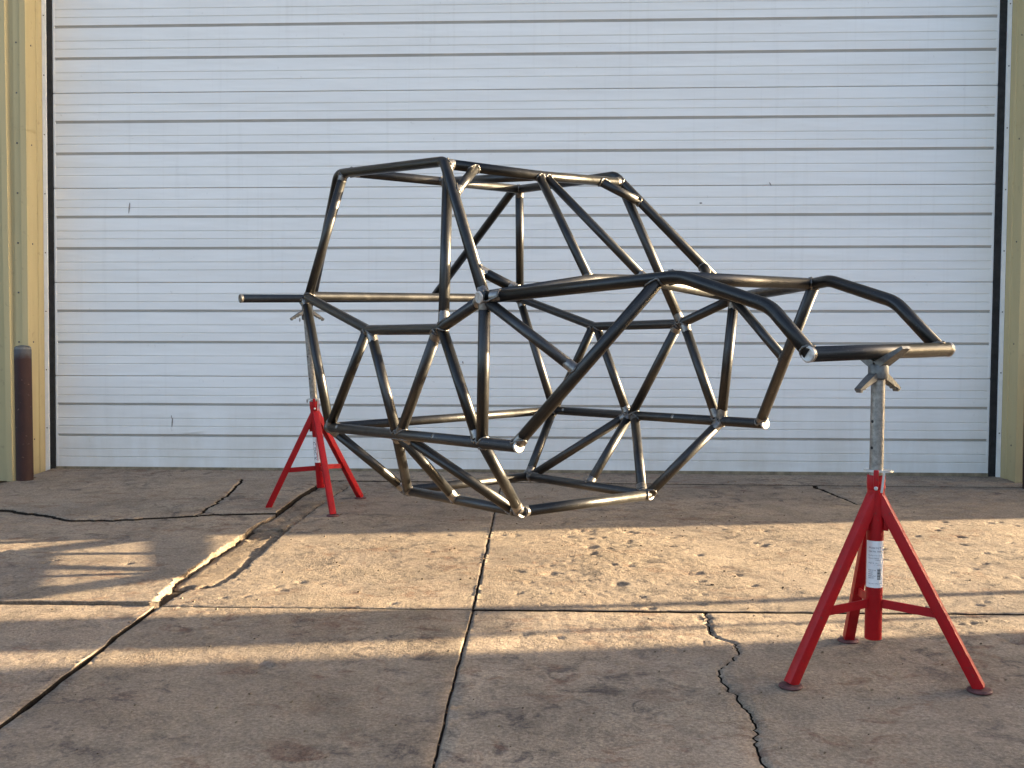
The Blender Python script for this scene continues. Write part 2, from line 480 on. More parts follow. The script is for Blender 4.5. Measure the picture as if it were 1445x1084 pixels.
def slab(poly, gap=0.005, dz=0.0, tx=0.0, ty=0.0, mat='concrete', bev=0.004, thick=0.06, edge='edge'):
    clean = []
    for p in poly:
        if not clean or (V(p) - V(clean[-1])).length > 0.004: clean.append(p)
    if (V(clean[0]) - V(clean[-1])).length < 0.004: clean.pop()
    o1 = inset(clean, gap); o2 = inset(clean, gap + bev)
    n = len(o1)
    cx = sum(p[0] for p in clean) / n; cy = sum(p[1] for p in clean) / n
    def zz(p, off): return gz(p[1]) + dz + tx * (p[0] - cx) + ty * (p[1] - cy) + off
    v = [(p[0], p[1], zz(p, -thick)) for p in o1]
    v += [(p[0], p[1], zz(p, -bev * 0.9)) for p in o1]
    f = []
    area = sum(clean[i][0] * clean[(i + 1) % n][1] - clean[(i + 1) % n][0] * clean[i][1] for i in range(n))
    # top: constrained triangulation of the outline with a grid of inner points, finest where the sun rakes it
    x0, x1 = min(p[0] for p in o2), max(p[0] for p in o2)
    y0, y1 = min(p[1] for p in o2), max(p[1] for p in o2)
    inner = []
    def in_view(x, y): return y > 2.2 and abs(x) < 0.52 * y + 0.25
    y = math.ceil(y0 / 0.015) * 0.015; row = 0
    while y < y1:
        fine_y = 3.25 < y < 5.8
        if fine_y or row % 3 == 0:
            st = 0.015 if fine_y else 0.045
            x = math.ceil(x0 / st) * st
            while x < x1:
                if in_view(x, y): inner.append((x + 0.3 * st * (frac_hash(x, y, 5) - 0.5), y + 0.3 * st * (frac_hash(x, y, 6) - 0.5)))
                x += st
        y += 0.015; row += 1
    pts = [V(p) for p in o2] + [V(p) for p in inner]
    ov, oe, of, ogv, oge, ogf = delaunay_2d_cdt(pts, [], [list(range(n))], 1, 1e-6)
    base = len(v)
    bset = set()
    for i, q in enumerate(ov):
        isb = any(k < n for k in ogv[i])
        h = 0.0 if isb else relief(q.x, q.y)
        if isb:
            for k in ogv[i]:
                if k < n: bset.add((k, base + i))
        v.append((q.x, q.y, zz((q.x, q.y), h)))
    bmap = dict(bset)
    for i in range(n):
        j = (i + 1) % n
        q = (i, j, n + j, n + i)
        f.append(q if area > 0 else tuple(reversed(q)))
    for i in range(n):
        j = (i + 1) % n
        if i in bmap and j in bmap and bmap[i] != bmap[j]:
            q = (n + i, n + j, bmap[j], bmap[i])
            f.append(q if area > 0 else tuple(reversed(q)))
    nside = len(f)
    for t in of:
        t = [base + k for k in t]
        a, b, c = (V(v[k]) for k in t[:3])
        f.append(tuple(t) if (b - a).cross(c - a).z > 0 else tuple(reversed(t)))
    o = mesh_obj('concrete_slab', v, f, M[mat], driveway)
    o.data.materials.append(M[edge])  # side faces, by default a much darker concrete than the top
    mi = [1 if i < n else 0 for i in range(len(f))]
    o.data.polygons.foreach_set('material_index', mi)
    o.data.polygons.foreach_set('use_smooth', [i >= nside for i in range(len(f))])
    return o

def TY(x): return 6.91 - 0.05 * x          # joint along the door threshold
def XY(x): return 3.95 - 0.025 * x         # cross joint
rv = lambda l: list(reversed(l))
CJ_up = jag([(-0.068, TY(-0.068)), (-0.100, 5.789), (-0.149, XY(-0.149))], 0.003, seed=1)
CJ_dn = jag([(-0.149, XY(-0.149)), (-0.180, 3.181), (-0.198, 2.558), (-0.25, 1.0), (-0.30, -0.9)], 0.003, seed=2)
LJ_R = jag([(-1.368, 3.984), (-1.386, 3.60), (-1.383, 3.457), (-1.392, 3.256), (-1.398, 2.95), (-1.42, 2.4), (-1.43, 1.0), (-1.45, -0.9)], 0.005, seed=3)
LJ_L = jag([(-1.386, 3.985), (-1.396, 3.60), (-1.395, 3.457), (-1.404, 3.256), (-1.410, 2.95), (-1.43, 2.4), (-1.44, 1.0), (-1.46, -0.9)], 0.006, seed=4)
TR_R = jag([(-1.368, 3.984), (-1.335, 4.217), (-1.242, 4.262), (-1.197, 4.424), (-1.194, 4.676), (-1.187, 4.959), (-1.183, 5.329), (-1.158, 5.718), (-1.143, 5.989), (-1.074, 6.722), (-1.058, TY(-1.058))], 0.011, 0.022, seed=5)
TR_La = jag([(-1.386, 3.985), (-1.414, 4.34), (-1.406, 4.609), (-1.366, 5.16), (-1.366, 5.506), (-1.318, 5.797)], 0.012, 0.02, seed=6)
TR_Lb = jag([(-1.318, 5.797), (-1.307, 6.284), (-1.271, 6.666), (-1.268, TY(-1.268))], 0.006, seed=7)
X_left = jag([(-3.9, XY(-3.9)), (-1.386, 3.985)], 0.003, seed=8)
X_mid = jag([(-1.368, 3.984), (-0.149, XY(-0.149))], 0.002, seed=9)
X_ra = jag([(-0.149, XY(-0.149)), (0.743, 3.925)], 0.004, seed=10)
X_rb = jag([(0.743, 3.925), (5.2, XY(5.2))], 0.005, seed=11)
CKR = jag([(0.743, 3.925), (0.735, 3.792), (0.727, 3.723), (0.726, 3.62), (0.777, 3.555), (0.764, 3.449), (0.702, 3.329), (0.658, 3.219), (0.665, 3.118), (0.676, 2.987), (0.688, 2.888), (0.665, 2.806), (0.653, 2.708), (0.63, 2.562), (0.60, 2.0), (0.66, 1.0), (0.62, -0.9)], 0.016, 0.012, seed=12)
CKL_a = jag([(-3.9, 6.05), (-2.926, 5.884), (-2.619, 5.743), (-2.395, 5.589), (-2.165, 5.592), (-1.851, 5.692), (-1.75, 5.722)], 0.012, 0.025, seed=13)
CKL_b = jag([(-1.75, 5.722), (-1.672, 5.753), (-1.318, 5.797)], 0.012, 0.025, seed=14)
CKL3 = jag([(-1.75, 5.722), (-1.751, 6.327), (-1.823, TY(-1.823))], 0.012, 0.03, seed=15)
T_1 = jag([(-3.22, TY(-3.22)), (-1.823, TY(-1.823))], 0.004, seed=16)
T_2 = jag([(-1.823, TY(-1.823)), (-1.268, TY(-1.268))], 0.006, seed=17)
T_3 = jag([(-1.268, TY(-1.268)), (-1.058, TY(-1.058))], 0.003, seed=18)
T_4 = jag([(-1.058, TY(-1.058)), (-0.068, TY(-0.068))], 0.003, seed=19)
T_5a = jag([(-0.068, TY(-0.068)), (1.985, TY(1.985))], 0.003, seed=20)
T_5b = jag([(2.01, TY(2.01)), (5.2, TY(5.2))], 0.003, seed=21)
slit = jag([(1.985, TY(1.985)), (1.978, 6.75), (2.02, 6.44), (2.06, 6.134)], 0.012, 0.03, seed=22)
slit2 = [(x + 0.020 * max(0.0, (y - 6.10)) / 0.7 + 0.004, y) for x, y in rv(slit)]

slab(T_1 + rv(CKL3) + rv(CKL_a) + [(-3.9, 6.3), (-3.62, 6.4), (-3.38, 6.76), (-3.27, 6.93)], 0.007, 0.016, bev=0.006)
slab(CKL3 + T_2 + rv(TR_Lb) + rv(CKL_b), 0.010, 0.013, 0.004, bev=0.003)
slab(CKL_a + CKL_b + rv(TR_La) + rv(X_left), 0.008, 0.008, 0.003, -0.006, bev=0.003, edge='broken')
slab(TR_R + T_4 + CJ_up + rv(X_mid), 0.004, 0.0, -0.001, bev=0.003)
slab(rv(CJ_up) + T_5a + slit + slit2 + T_5b + [(5.2, XY(5.2))] + rv(X_rb) + rv(X_ra), 0.004, 0.003, 0.0008, bev=0.003)
slab(X_left + LJ_L + [(-3.9, -0.9)], 0.001, 0.002, bev=0.003)
slab(X_mid + CJ_dn + rv(LJ_R), 0.003, -0.002, -0.001, bev=0.003)
slab(X_ra + CKR + rv(CJ_dn), 0.003, -0.004, bev=0.007)
slab(X_rb + [(5.2, -0.9)] + rv(CKR), 0.003, -0.002, 0.0015, bev=0.007)
thr = jag([(-3.35, TY(-3.35)), (5.2, TY(5.2))], 0.002, seed=23)
slab(thr + [(5.2, 7.12), (-3.35, 7.5)], 0.016, 0.006)

def rough_piece(left, right, y0, y1, dz, seed, amp=0.012, nx=9, ny=30, tilt=0.0):
    """sunken broken infill between two edges"""
    def at(pl, y):
        for a, b in zip(pl[:-1], pl[1:]):
            if min(a[1], b[1]) <= y <= max(a[1], b[1]) and abs(b[1] - a[1]) > 1e-6:
                return a[0] + (b[0] - a[0]) * (y - a[1]) / (b[1] - a[1])
        return pl[0][0] if abs(pl[0][1] - y) < abs(pl[-1][1] - y) else pl[-1][0]
    v, f = [], []
    for j in range(ny + 1):
        for i in range(nx + 1):
            y = y0 + (y1 - y0) * j / ny + 0.05 * noise.noise(V((i * 0.5, seed, 1))) * (1 if j in (0, ny) else 0.3)
            xl, xr = at(left, y) + 0.002, at(right, y) - 0.008
            x = xl + (xr - xl) * i / nx
            e = 0.018 if i in (0, nx) else 0.0
            h = amp * (noise.noise(V((x * 7, y * 7, seed))) + 0.6 * noise.noise(V((x * 22, y * 22, seed + 2))))
            v.append((x, y, gz(y) + dz + h - e * 0.6 + tilt * (y - y0)))
    n = nx + 1
    for j in range(ny):
        for i in range(nx):
            f.append((j * n + i, j * n + i + 1, (j + 1) * n + i + 1, (j + 1) * n + i))
    for i in range(nx):   # front lip
        b = len(v); a0 = V(v[i]); a1 = V(v[i + 1])
        v += [a0 - V((0, 0, .06)), a1 - V((0, 0, .06))]
        f.append((i + 1, i, b, b + 1))
    return mesh_obj('broken_slab', v, f, M['broken'], driveway, smooth=True)
TR_L = TR_La + TR_Lb
rough_piece(TR_L, TR_R, 4.28, 5.20, -0.003, 1, 0.005, tilt=-0.006)
rough_piece(TR_L, TR_R, 5.42, 6.98, -0.004, 2, 0.014, nx=12, ny=70, tilt=0.004)
rough_piece(TR_L, TR_R, 5.15, 5.52, -0.014, 3, 0.016, nx=12, ny=22)

# ------------------------------------------------------------------ building and door
PHI = math.atan(0.0404 * 1461 / 1330)
DD = V((math.cos(PHI), -math.sin(PHI), 0))      # along the door to the right
DN = V((math.sin(PHI), math.cos(PHI), 0))       # into the building
D0 = V((0, 7.35, 0))
def dpt(a, z, off=0.0): return D0 + DD * a + DN * off + V((0, 0, z))
LEAN = 0.0075
def edgeL(z): return -3.315 + LEAN * (z - 0.1)   # jambs are a touch out of plumb
def edgeR(z): return 3.329 + LEAN * 0.6 * (z - 0.1)

door = empty('sectional_door', dpt(0, 0.10))
tag(door, 'wide white ribbed sectional overhead door closed behind the tube frame', 'garage door')
SEC = 0.6745
ZB = 0.123
groove_z = (0.135, 0.450)
def section(z0, z1, first):
    """one door section: a profile in (depth, z) swept across the door"""
    H = z1 - z0
    pr = [(0.012, 0.0), (0.002, 0.001), (0.0, 0.004)]
    def heavy(zc, d=0.021, h=0.021):     # ledge below, long underside chamfer above
        return [(0.0, zc - h / 2), (d, zc - h / 2 + 0.003), (0.0, zc + h / 2)]
    def fine(zc, d=0.0055, h=0.010):
        return [(0.0, zc - h / 2), (d, zc - h / 2 + 0.002), (0.0, zc + h / 2)]
    items = []
    # measured down from the top joint: fine .084 .141, heavy .208, fine .307 .364, heavy .431, fine .530 .587
    for dtop, hv in ((0.587, 0), (0.530, 0), (0.431, 1), (0.364, 0), (0.307, 0), (0.206, 1), (0.141, 0), (0.084, 0)):
        zc = H - dtop
        if zc < 0.015: continue
        items.append((zc, hv))
    for zc, hv in sorted(items): pr += heavy(zc) if hv else fine(zc)
    pr += [(0.0, H - 0.005), (0.003, H - 0.003), (0.012, H - 0.0025)]
    nx = 2
    v, f = [], []
    for (d, z) in pr:
        zz = z0 + z
        for i in range(nx):
            a = edgeL(zz) + (edgeR(zz) - edgeL(zz)) * i / (nx - 1)
            v.append(dpt(a, zz, d))
    for j in range(len(pr) - 1):
        for i in range(nx - 1):
            f.append((j * nx + i, j * nx + i + 1, (j + 1) * nx + i + 1, (j + 1) * nx + i))
    s = mesh_obj('door_section', v, f, M['door'], door)
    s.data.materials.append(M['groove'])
    for j in range(len(pr) - 1):             # shade under the deep grooves is painted on their underside faces
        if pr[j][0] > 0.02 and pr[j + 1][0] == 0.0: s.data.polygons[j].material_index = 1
    for side, e in ((1, edgeL), (-1, edgeR)):        # pressed end stile: a slim proud strip
        b = MB()
        za, zb_ = z0 + 0.012, z1 - 0.012
        w0, w1 = 0.001, 0.013
        a0, a1 = e(za) + side * w0, e(zb_) + side * w0
        c0, c1 = e(za) + side * w1, e(zb_) + side * w1
        vv = [dpt(a0, za, -0.0035), dpt(c0, za, -0.0035), dpt(c1, zb_, -0.0035), dpt(a1, zb_, -0.0035),
              dpt(a0, za, 0.012), dpt(c0, za, 0.012), dpt(c1, zb_, 0.012), dpt(a1, zb_, 0.012)]
        b.add(vv, [(0, 1, 2, 3), (1, 5, 6, 2), (4, 0, 3, 7), (0, 4, 5, 1), (3, 2, 6, 7)])
        b.build('end_stile', M['door'], s)
    return s
zs = [ZB, 0.797, 1.470, 2.1435, 2.820, 3.494, 4.168]
sections = [section(a, b, i == 0) for i, (a, b) in enumerate(zip(zs[:-1], zs[1:]))]
for nm_, za, zb_, of_, mt_ in (('bottom_seal', 0.098, 0.114, 0.006, 'black'), ('bottom_retainer', 0.113, 0.138, -0.006, 'seal')):
    bs = MB()
    bs.add([dpt(-3.315, za, of_), dpt(3.329, za, of_), dpt(3.329, zb_, of_ + 0.001), dpt(-3.315, zb_, of_ + 0.001),
            dpt(-3.315, za, 0.05), dpt(3.329, za, 0.05), dpt(3.329, zb_, 0.05), dpt(-3.315, zb_, 0.05)],
           [(0, 1, 2, 3), (1, 5, 6, 2), (4, 0, 3, 7), (3, 2, 6, 7), (0, 4, 5, 1)])
    bs.build(nm_, M[mt_], door)
# dents and scratches: slim raised scuffs on the skin
def scuff(name, a, z, w, h, rot, mat, off=-0.0015):
    vs_ = []
    for k in range(8):
        t = 2 * math.pi * k / 8
        x, y = math.cos(t) * w / 2 * (1 + 0.25 * math.sin(3 * t)), math.sin(t) * h / 2
        vs_.append(dpt(a + x * math.cos(rot) - y * math.sin(rot), z + x * math.sin(rot) + y * math.cos(rot), off))
    vs_.append(dpt(a, z, off - 0.002))
    mesh_obj(name, vs_, [(k, (k + 1) % 8, 8) for k in range(8)], M[mat], sections[min(5, max(0, int((z - ZB) / SEC)))])
for sa, sz_, w_, h_, r_ in ((-2.75, 2.00, 0.010, 0.085, -0.12), (-2.455, 0.46, 0.010, 0.075, -0.1), (-2.46, 0.50, 0.006, 0.03, 0.1),
                       (-1.52, 1.20, 0.012, 0.03, 0), (-1.47, 0.62, 0.012, 0.03, 0.0), (2.55, 0.25, 0.008, 0.07, 0.05), (1.32, 2.02, 0.02, 0.012, 0),
                       (1.8, 2.15, 0.008, 0.03, 0.5), (-0.35, 0.9, 0.01, 0.02, 0.2)):
    scuff('scratch', sa, sz_, w_, h_, r_, 'scratch')
scuff('dent', -2.29, 0.395, 0.20, 0.022, 0.10, 'door', -0.004)
scuff('dent', -3.06, 0.335, 0.022, 0.05, 0.0, 'door', -0.004)

bld = empty('metal_building', dpt(0, 0.10))
tag(bld, 'tan ribbed metal building wall framing the white overhead door', 'building')
FACE = -0.24                 # the wall face stands this far in front of the door
WL, WR, WH = -9.5, 7.12, 6.2
def quad_strip(name, pts2, z0, z1, mat, lean=None, parent=bld, smooth=False):
    """pts2: list of (along, off) making a vertical folded sheet"""
    v, f = [], []
    for z in (z0, z1):
        for (a, o) in pts2:
            aa = a + (lean * (z - 0.1) if lean else 0)
            v.append(dpt(aa, z, o))
    n = len(pts2)
    for i in range(n - 1): f.append((i, i + 1, n + i + 1, n + i))
    return mesh_obj(name, v, f, M[mat], parent, smooth)
BZ = 0.06
for side, e0 in ((-1, -3.315), (1, 3.329)):
    ln = LEAN if side < 0 else LEAN * 0.6
    s = side
    g_ = 0.0 if side < 0 else 0.008            # the gap is wider on the right
    # black brush seal in the gap, folded white angle, reveal and corner trim
    quad_strip('brush_seal', [(e0 + s * -0.004, 0.028), (e0 + s * 0.002, -0.016), (e0 + s * (0.038 + g_), -0.020), (e0 + s * (0.040 + g_), 0.05)], 0.09, 4.2, 'black', ln)
    quad_strip('white_angle', [(e0 + s * (0.036 + g_), -0.010), (e0 + s * (0.036 + g_), -0.034), (e0 + s * (0.062 + g_), -0.036), (e0 + s * (0.064 + g_), -0.010)], 0.09, 4.2, 'trim', ln)
    r0 = e0 + s * (0.062 + g_)
    for (za, zb_) in ((BZ, 2.52), (2.512, 4.3)):
        o = 0.0 if za < 1 else -0.002
        quad_strip('jamb_trim', [(r0, 0.02 + o), (r0 + s * 0.004, -0.10 + o), (r0 + s * 0.012, -0.105 + o), (r0 + s * 0.012, -0.235 + o), (r0 + s * 0.004, FACE - 0.018 + o),
                                 (r0 + s * 0.045, FACE - 0.020 + o), (r0 + s * 0.050, FACE - 0.012 + o), (r0 + s * 0.095, FACE - 0.012 + o), (r0 + s * 0.100, FACE - 0.004)], za, zb_, 'tan', ln)
    for k in range(12):        # trim screws
        z = 0.35 + k * 0.345
        for (aa, off) in ((r0 + s * 0.072, FACE - 0.013), (r0 + s * 0.0115, -0.17)):
            if off > -0.2 and k % 2: continue
            b = MB()
            nrm = -DN if off < -0.2 else -DD * s
            b.lathe([(0.0065, 0.0), (0.0065, 0.002), (0.004, 0.0045)], dpt(aa + ln * (z - 0.1), z, off) - nrm * 0.001, nrm, 8)
            b.build('screw', M['screw'], bld)
    for k in range(9):
        z = 0.42 + k * 0.42
        b = MB(); b.lathe([(0.005, 0.0), (0.004, 0.003)], dpt(e0 + s * (0.049 + g_) + ln * (z - 0.1), z, -0.0345), -DN, 8)
        b.build('screw', M['screw'], bld)
# ribbed siding sheets, one object per sheet
def sheet(a0, a1, z0, z1):
    s = 1 if a1 > a0 else -1
    L = abs(a1 - a0)
    pts = []; x = 0.0
    while x < L - 0.001:
        for dx, o in ((0.0, 0.0), (0.03, 0.0), (0.045, -0.026), (0.085, -0.026), (0.10, 0.0), (0.175, 0.0), (0.18, -0.006), (0.195, -0.006), (0.20, 0.0)):
            if x + dx <= L: pts.append((a0 + s * (x + dx), FACE + o))
        x += 0.305
    pts.append((a1, FACE))
    return quad_strip('wall_sheet', pts, z0, z1, 'tan')
for side in (-1, 1):
    a = side * 3.455; end = WL if side < 0 else WR
    while abs(a) < abs(end) - 0.01:
        b = side * min(abs(a) + 0.915, abs(end))
        sheet(a, b, BZ, WH); a = b
a = -3.455
while a < 3.45:
    b = min(a + 0.915, 3.455); sheet(a, b, 4.25, WH); a = b
quad_strip('door_head', [(-3.5, -0.25), (3.5, -0.25), (3.5, 0.06), (-3.5, 0.06)], 4.15, 4.27, 'tan')
bm_ = MB()
bm_.add([dpt(WL, BZ, FACE + .004), dpt(WL, BZ, 9), dpt(WL, WH, 9), dpt(WL, WH, FACE + .004)], [(0, 1, 2, 3)])
bm_.add([dpt(WR, BZ, FACE + .004), dpt(WR, BZ, 9), dpt(WR, WH, 9), dpt(WR, WH, FACE + .004)], [(3, 2, 1, 0)])
bm_.add([dpt(WL, BZ, 9), dpt(WR, BZ, 9), dpt(WR, WH, 9), dpt(WL, WH, 9)], [(3, 2, 1, 0)])
bm_.build('side_wall', M['tan'], bld)
rf = MB()
rf.add([dpt(WL - .1, WH, -0.35), dpt(WR + .05, WH, -0.35), dpt(WR + .05, WH + 1.2, 4.4), dpt(WL - .1, WH + 1.2, 4.4), dpt(WR + .05, WH, 9.1), dpt(WL - .1, WH, 9.1)], [(0, 1, 2, 3), (3, 2, 4, 5)])
rf.build('roof', M['roofm'], bld)

# ------------------------------------------------------------------ blockers added out of frame to shape the shade
shed = empty('shade_shed', (9.0, 0, gz(0)))  # unseen mass added to cut the sun off the foreground
tag(shed, 'unseen grey block shed added right of the apron to shade the foreground', 'shed')
cy_ = 3.472 + 0.118 * 9.0
b = MB(); b.add([(9, cy_, -.2), (16, cy_, -.2), (16, -14, -.2), (9, -14, -.2), (9, cy_, 2.5), (16, cy_, 2.5), (16, -14, 2.5), (9, -14, 2.5)],
                [(0, 1, 5, 4), (1, 2, 6, 5), (2, 3, 7, 6), (3, 0, 4, 7)])
b.build('wall', M['greywall'], shed)
ov = 0.46                                  # overhang sized to keep sun off the hood tubes
b = MB(); b.add([(8.7, cy_ + ov, 2.5), (16.3, cy_ + ov, 2.5), (16.3, -14.3, 2.5), (8.7, -14.3, 2.5), (8.7, cy_ + ov, 2.72), (16.3, cy_ + ov, 2.72), (16.3, -14.3, 2.72), (8.7, -14.3, 2.72),
                 (12.5, cy_ + ov, 4.8), (12.5, -14.3, 4.8)],
                [(3, 2, 1, 0), (0, 1, 5, 8, 4), (2, 3, 7, 9, 6), (1, 2, 6, 5), (3, 0, 4, 7), (4, 8, 9, 7), (8, 5, 6, 9)])
b.build('roof', M['roofm'], shed)
nb_ = empty('shade_panel', (6, 4.5, gz(4.5)))  # unseen panel and posts added for the narrow shadow bands
tag(nb_, 'unseen panel on two thin posts added right of the apron to cast shadow bands', 'shade blocker')
for yy, w in ((4.665, 0.055), (4.375, 0.028)):
    b = MB(); b.box((6.02, yy, 0.63), 0.03, w, 1.32); b.build('post', M['galv'], nb_)
b = MB(); b.box((6, 4.52, 1.15), 0.012, 0.39, 0.46); b.build('panel', M['wood'], nb_)

fence = empty('shade_fence', (9, 8, gz(8)))  # unseen low barrier added to shade the ground near the door
tag(fence, 'unseen timber board fence added beyond the building end to shade the apron', 'fence')
for k in range(28):
    b = MB(); b.box((9, 6.452 + 0.07 + k * 0.146, 0.93 + 0.11), 0.022, 0.14, 1.86 - 0.006 * (k % 3)); b.build('board', M['wood'], fence)
for zz_ in (0.45, 1.65):
    b = MB(); b.box((9.035, 8.5, zz_ + 0.11), 0.045, 4.0, 0.09); b.build('rail', M['wood'], fence)

# ------------------------------------------------------------------ bollards
def bollard(x, y, h, r, label, lean=0.0):
    o = empty('bollard', (x, y, gz(y)))
    tag(o, label, 'bollard', 'bollards beside the overhead door')
    base = V((x, y, gz(y) - 0.02))
    b = MB(); b.lathe([(r, 0), (r, h - 0.028), (r - 0.003, h - 0.022)], (0, 0, 0), V((lean, 0, 1)), 28)
    p = b.build('post', M['bollard'], None, True); p.location = base; p.parent = o; p.matrix_parent_inverse = parent_inv(o)
    b = MB(); b.lathe([(r - 0.002, h - 0.024), (r - 0.002, h - 0.012), (r - 0.012, h - 0.003), (r - 0.035, h + 0.002), (0.004, h + 0.004)], (0, 0, 0), V((lean, 0, 1)), 28)
    c = b.build('cap', M['cast'], None, True); c.location = base; c.parent = o; c.matrix_parent_inverse = parent_inv(o)
    return o
bollard(-3.262, 6.905, 0.935, 0.054, 'dark maroon steel bollard with grey domed top left of the door')
bollard(3.383, 6.70, 0.935, 0.057, 'dark steel bollard cut by the right edge of the picture')

# ------------------------------------------------------------------ tube chassis
N = {
 'low_rear':((-0.885,5.013,0.632),(0.233,5.798,0.665)),
 'low_mid':((-0.494,4.485,0.643),(0.596,5.249,0.681)),
 'low_v3':((-0.118,3.971,0.659),(0.951,4.721,0.694)),
 'low_cap':((0.025,3.754,0.668),(1.106,4.512,0.693)),
 'bel_rear':((-0.518,5.050,0.320),(0.086,5.474,0.334)),
 'bel_mid':((-0.252,4.644,0.333),(0.377,5.084,0.343)),
 'bel_cap':((0.042,4.268,0.343),(0.629,4.680,0.354)),
 'w1':((-0.650,4.695,1.100),(0.434,5.456,1.130)),
 'w2':((-0.293,4.175,1.099),(0.802,4.943,1.136)),
 'wf':((-0.103,3.893,1.214),(0.998,4.665,1.246)),
 'wr':((-1.044,5.242,1.277),(0.046,6.007,1.300)),
 'hood1':((0.558,3.447,1.267),(1.190,3.890,1.280)),
 'hood2':((0.801,3.220,1.160),(1.325,3.588,1.189)),
 'hoodend':((0.887,3.085,1.022),(1.427,3.465,1.048)),
 'bar':((0.870,3.045,1.014),(1.471,3.467,1.027)),
 'roofF':((-0.292,4.467,1.820),(0.494,5.021,1.848)),
 'roofR':((-0.869,5.199,1.884),(0.004,5.811,1.893)),
 'brace':((0.217,3.680,0.960),(1.098,4.299,0.992)),
 'bumpl':((-1.138,5.918,1.292),(-0.490,6.372,1.313)),
 'dashb':((0.330,4.195,1.301),(0.563,4.359,1.308)),
 'hoodx':((0.534,3.521,1.261),(1.129,3.939,1.285)),
 'diagtop':((0.503,3.508,1.249),(1.153,3.963,1.271)),
 'diagbot':((0.012,3.778,0.679),(1.087,4.532,0.704)),
 'cpil':((-0.829,5.146,1.852),(0.041,5.757,1.879)),
 'roofx':((-0.789,5.135,1.845),(0.039,5.716,1.887)),
 'gusA':((-0.212,4.336,1.665),(0.601,4.906,1.698)),
 'gusH':((-0.160,4.518,1.792),(0.407,4.916,1.813)),
 'gdA':((-0.101,4.026,1.341),(0.867,4.706,1.392)),
 'gdD':((0.028,3.966,1.253),(0.883,4.566,1.279)),
 'bpil_t':((-0.279,4.465,1.792),(0.497,5.010,1.813)),
 'bpil_b':((-0.278,4.168,1.115),(0.802,4.926,1.142)),
}
HEAD_C = V((0.131, 4.706, 1.796)); REAR_C = V((-0.372, 5.421, 1.866))
LAT = V((0.8184, 0.5742, 0.0239))
def nd(k, s): return V(N[k][s])
chassis = empty('tube_chassis', (0.1, 4.5, 0.30))
tag(chassis, 'bare welded steel tube buggy chassis resting on two red stands', 'tube frame')
SIDES = 20
TUBES = []        # (object, path points, radius)

def fillet(pts, rad):
    out = [pts[0]]
    for i in range(1, len(pts) - 1):
        p0, p1, p2 = pts[i - 1], pts[i], pts[i + 1]
        a = (p0 - p1).normalized(); c = (p2 - p1).normalized()
        ang = a.angle(c)
        r_ = rad[i - 1] if isinstance(rad, (list, tuple)) else rad
        t = min(r_ / math.tan(ang / 2), 0.45 * min((p0 - p1).length, (p2 - p1).length))
        rr = t * math.tan(ang / 2)
        s, e = p1 + a * t, p1 + c * t
        bis = (a + c).normalized()
        cen = p1 + bis * (rr / math.sin(ang / 2))
        k = max(4, int((math.pi - ang) / R(6)))
        v0, v1 = s - cen, e - cen
        w = v0.angle(v1); nrm = v0.cross(v1).normalized()
        for j in range(k + 1):
            out.append(cen + Matrix.Rotation(w * j / k, 3, nrm) @ v0)
    out.append(pts[-1])
    return out

def sweep(path, r, sides=SIDES, close=True):
    v, f, uv = [], [], []
    t = (path[1] - path[0]).normalized()
    u = t.orthogonal().normalized()
    L = random.random() * 5
    rings = []
    for i, p in enumerate(path):
        if i == 0: tn = (path[1] - path[0]).normalized()
        elif i == len(path) - 1: tn = (path[-1] - path[-2]).normalized()
        else: tn = ((path[i + 1] - path[i]).normalized() + (path[i] - path[i - 1]).normalized()).normalized()
        q = t.rotation_difference(tn); u = (q @ u); u = (u - tn * u.dot(tn)).normalized(); t = tn
        w = t.cross(u)
        if i: L += (p - path[i - 1]).length
        rings.append(L)
        for k in range(sides):
            a = 2 * math.pi * k / sides
            v.append(p + (u * math.cos(a) + w * math.sin(a)) * r)
    for i in range(len(path) - 1):
        for k in range(sides):
            k2 = (k + 1) % sides
            f.append((i * sides + k, i * sides + k2, (i + 1) * sides + k2, (i + 1) * sides + k))
            uv.append(((k / sides, rings[i]), ((k + 1) / sides, rings[i]), ((k + 1) / sides, rings[i + 1]), (k / sides, rings[i + 1])))
    flat = []
    if close:
        flat = [len(f), len(f) + 1]
        f.append(tuple(reversed(range(sides)))); uv.append([(0.5, 0.5)] * sides)
        f.append(tuple((len(path) - 1) * sides + k for k in range(sides))); uv.append([(0.5, 0.5)] * sides)
    return v, f, uv, flat

RT = 0.0226
def tube(name, pts, r=RT, bend=0.10):
    pts = [V(p) for p in pts]
    path = fillet(pts, bend) if len(pts) > 2 else pts
    v, f, uv, flat = sweep(path, r)
    o = mesh_obj(name, v, f, M['steel'], chassis, True, uv, flat)
    TUBES.append((o, path, r))
    return o

CAMP = V((0, 0, CAM_H))
def snap(E, lim=0.10):
    """move a tube end onto the axis of the tube it is welded to"""
    E = V(E); best = None
    for o, path, r in TUBES:
        for a, b in zip(path[:-1], path[1:]):
            ab = b - a
            if ab.length < 1e-6: continue
            t = max(0.0, min(1.0, (E - a).dot(ab) / ab.length_squared))
            dd = (a + ab * t - E).length
            if best is None or dd < best[0]: best = (dd, path)
    if best is None or best[0] > lim: return E
    ray_ = (E - CAMP).normalized(); pick = None
    for a, b in zip(best[1][:-1], best[1][1:]):
        k = max(1, int((b - a).length / 0.003))
        for i in range(k + 1):
            q = a.lerp(b, i / k)
            if (q - E).length > lim * 1.3: continue
            w = q - CAMP
            c = (w - ray_ * w.dot(ray_)).length + 0.15 * (q - E).length
            if pick is None or c < pick[0]: pick = (c, q)
    return pick[1] if pick else E

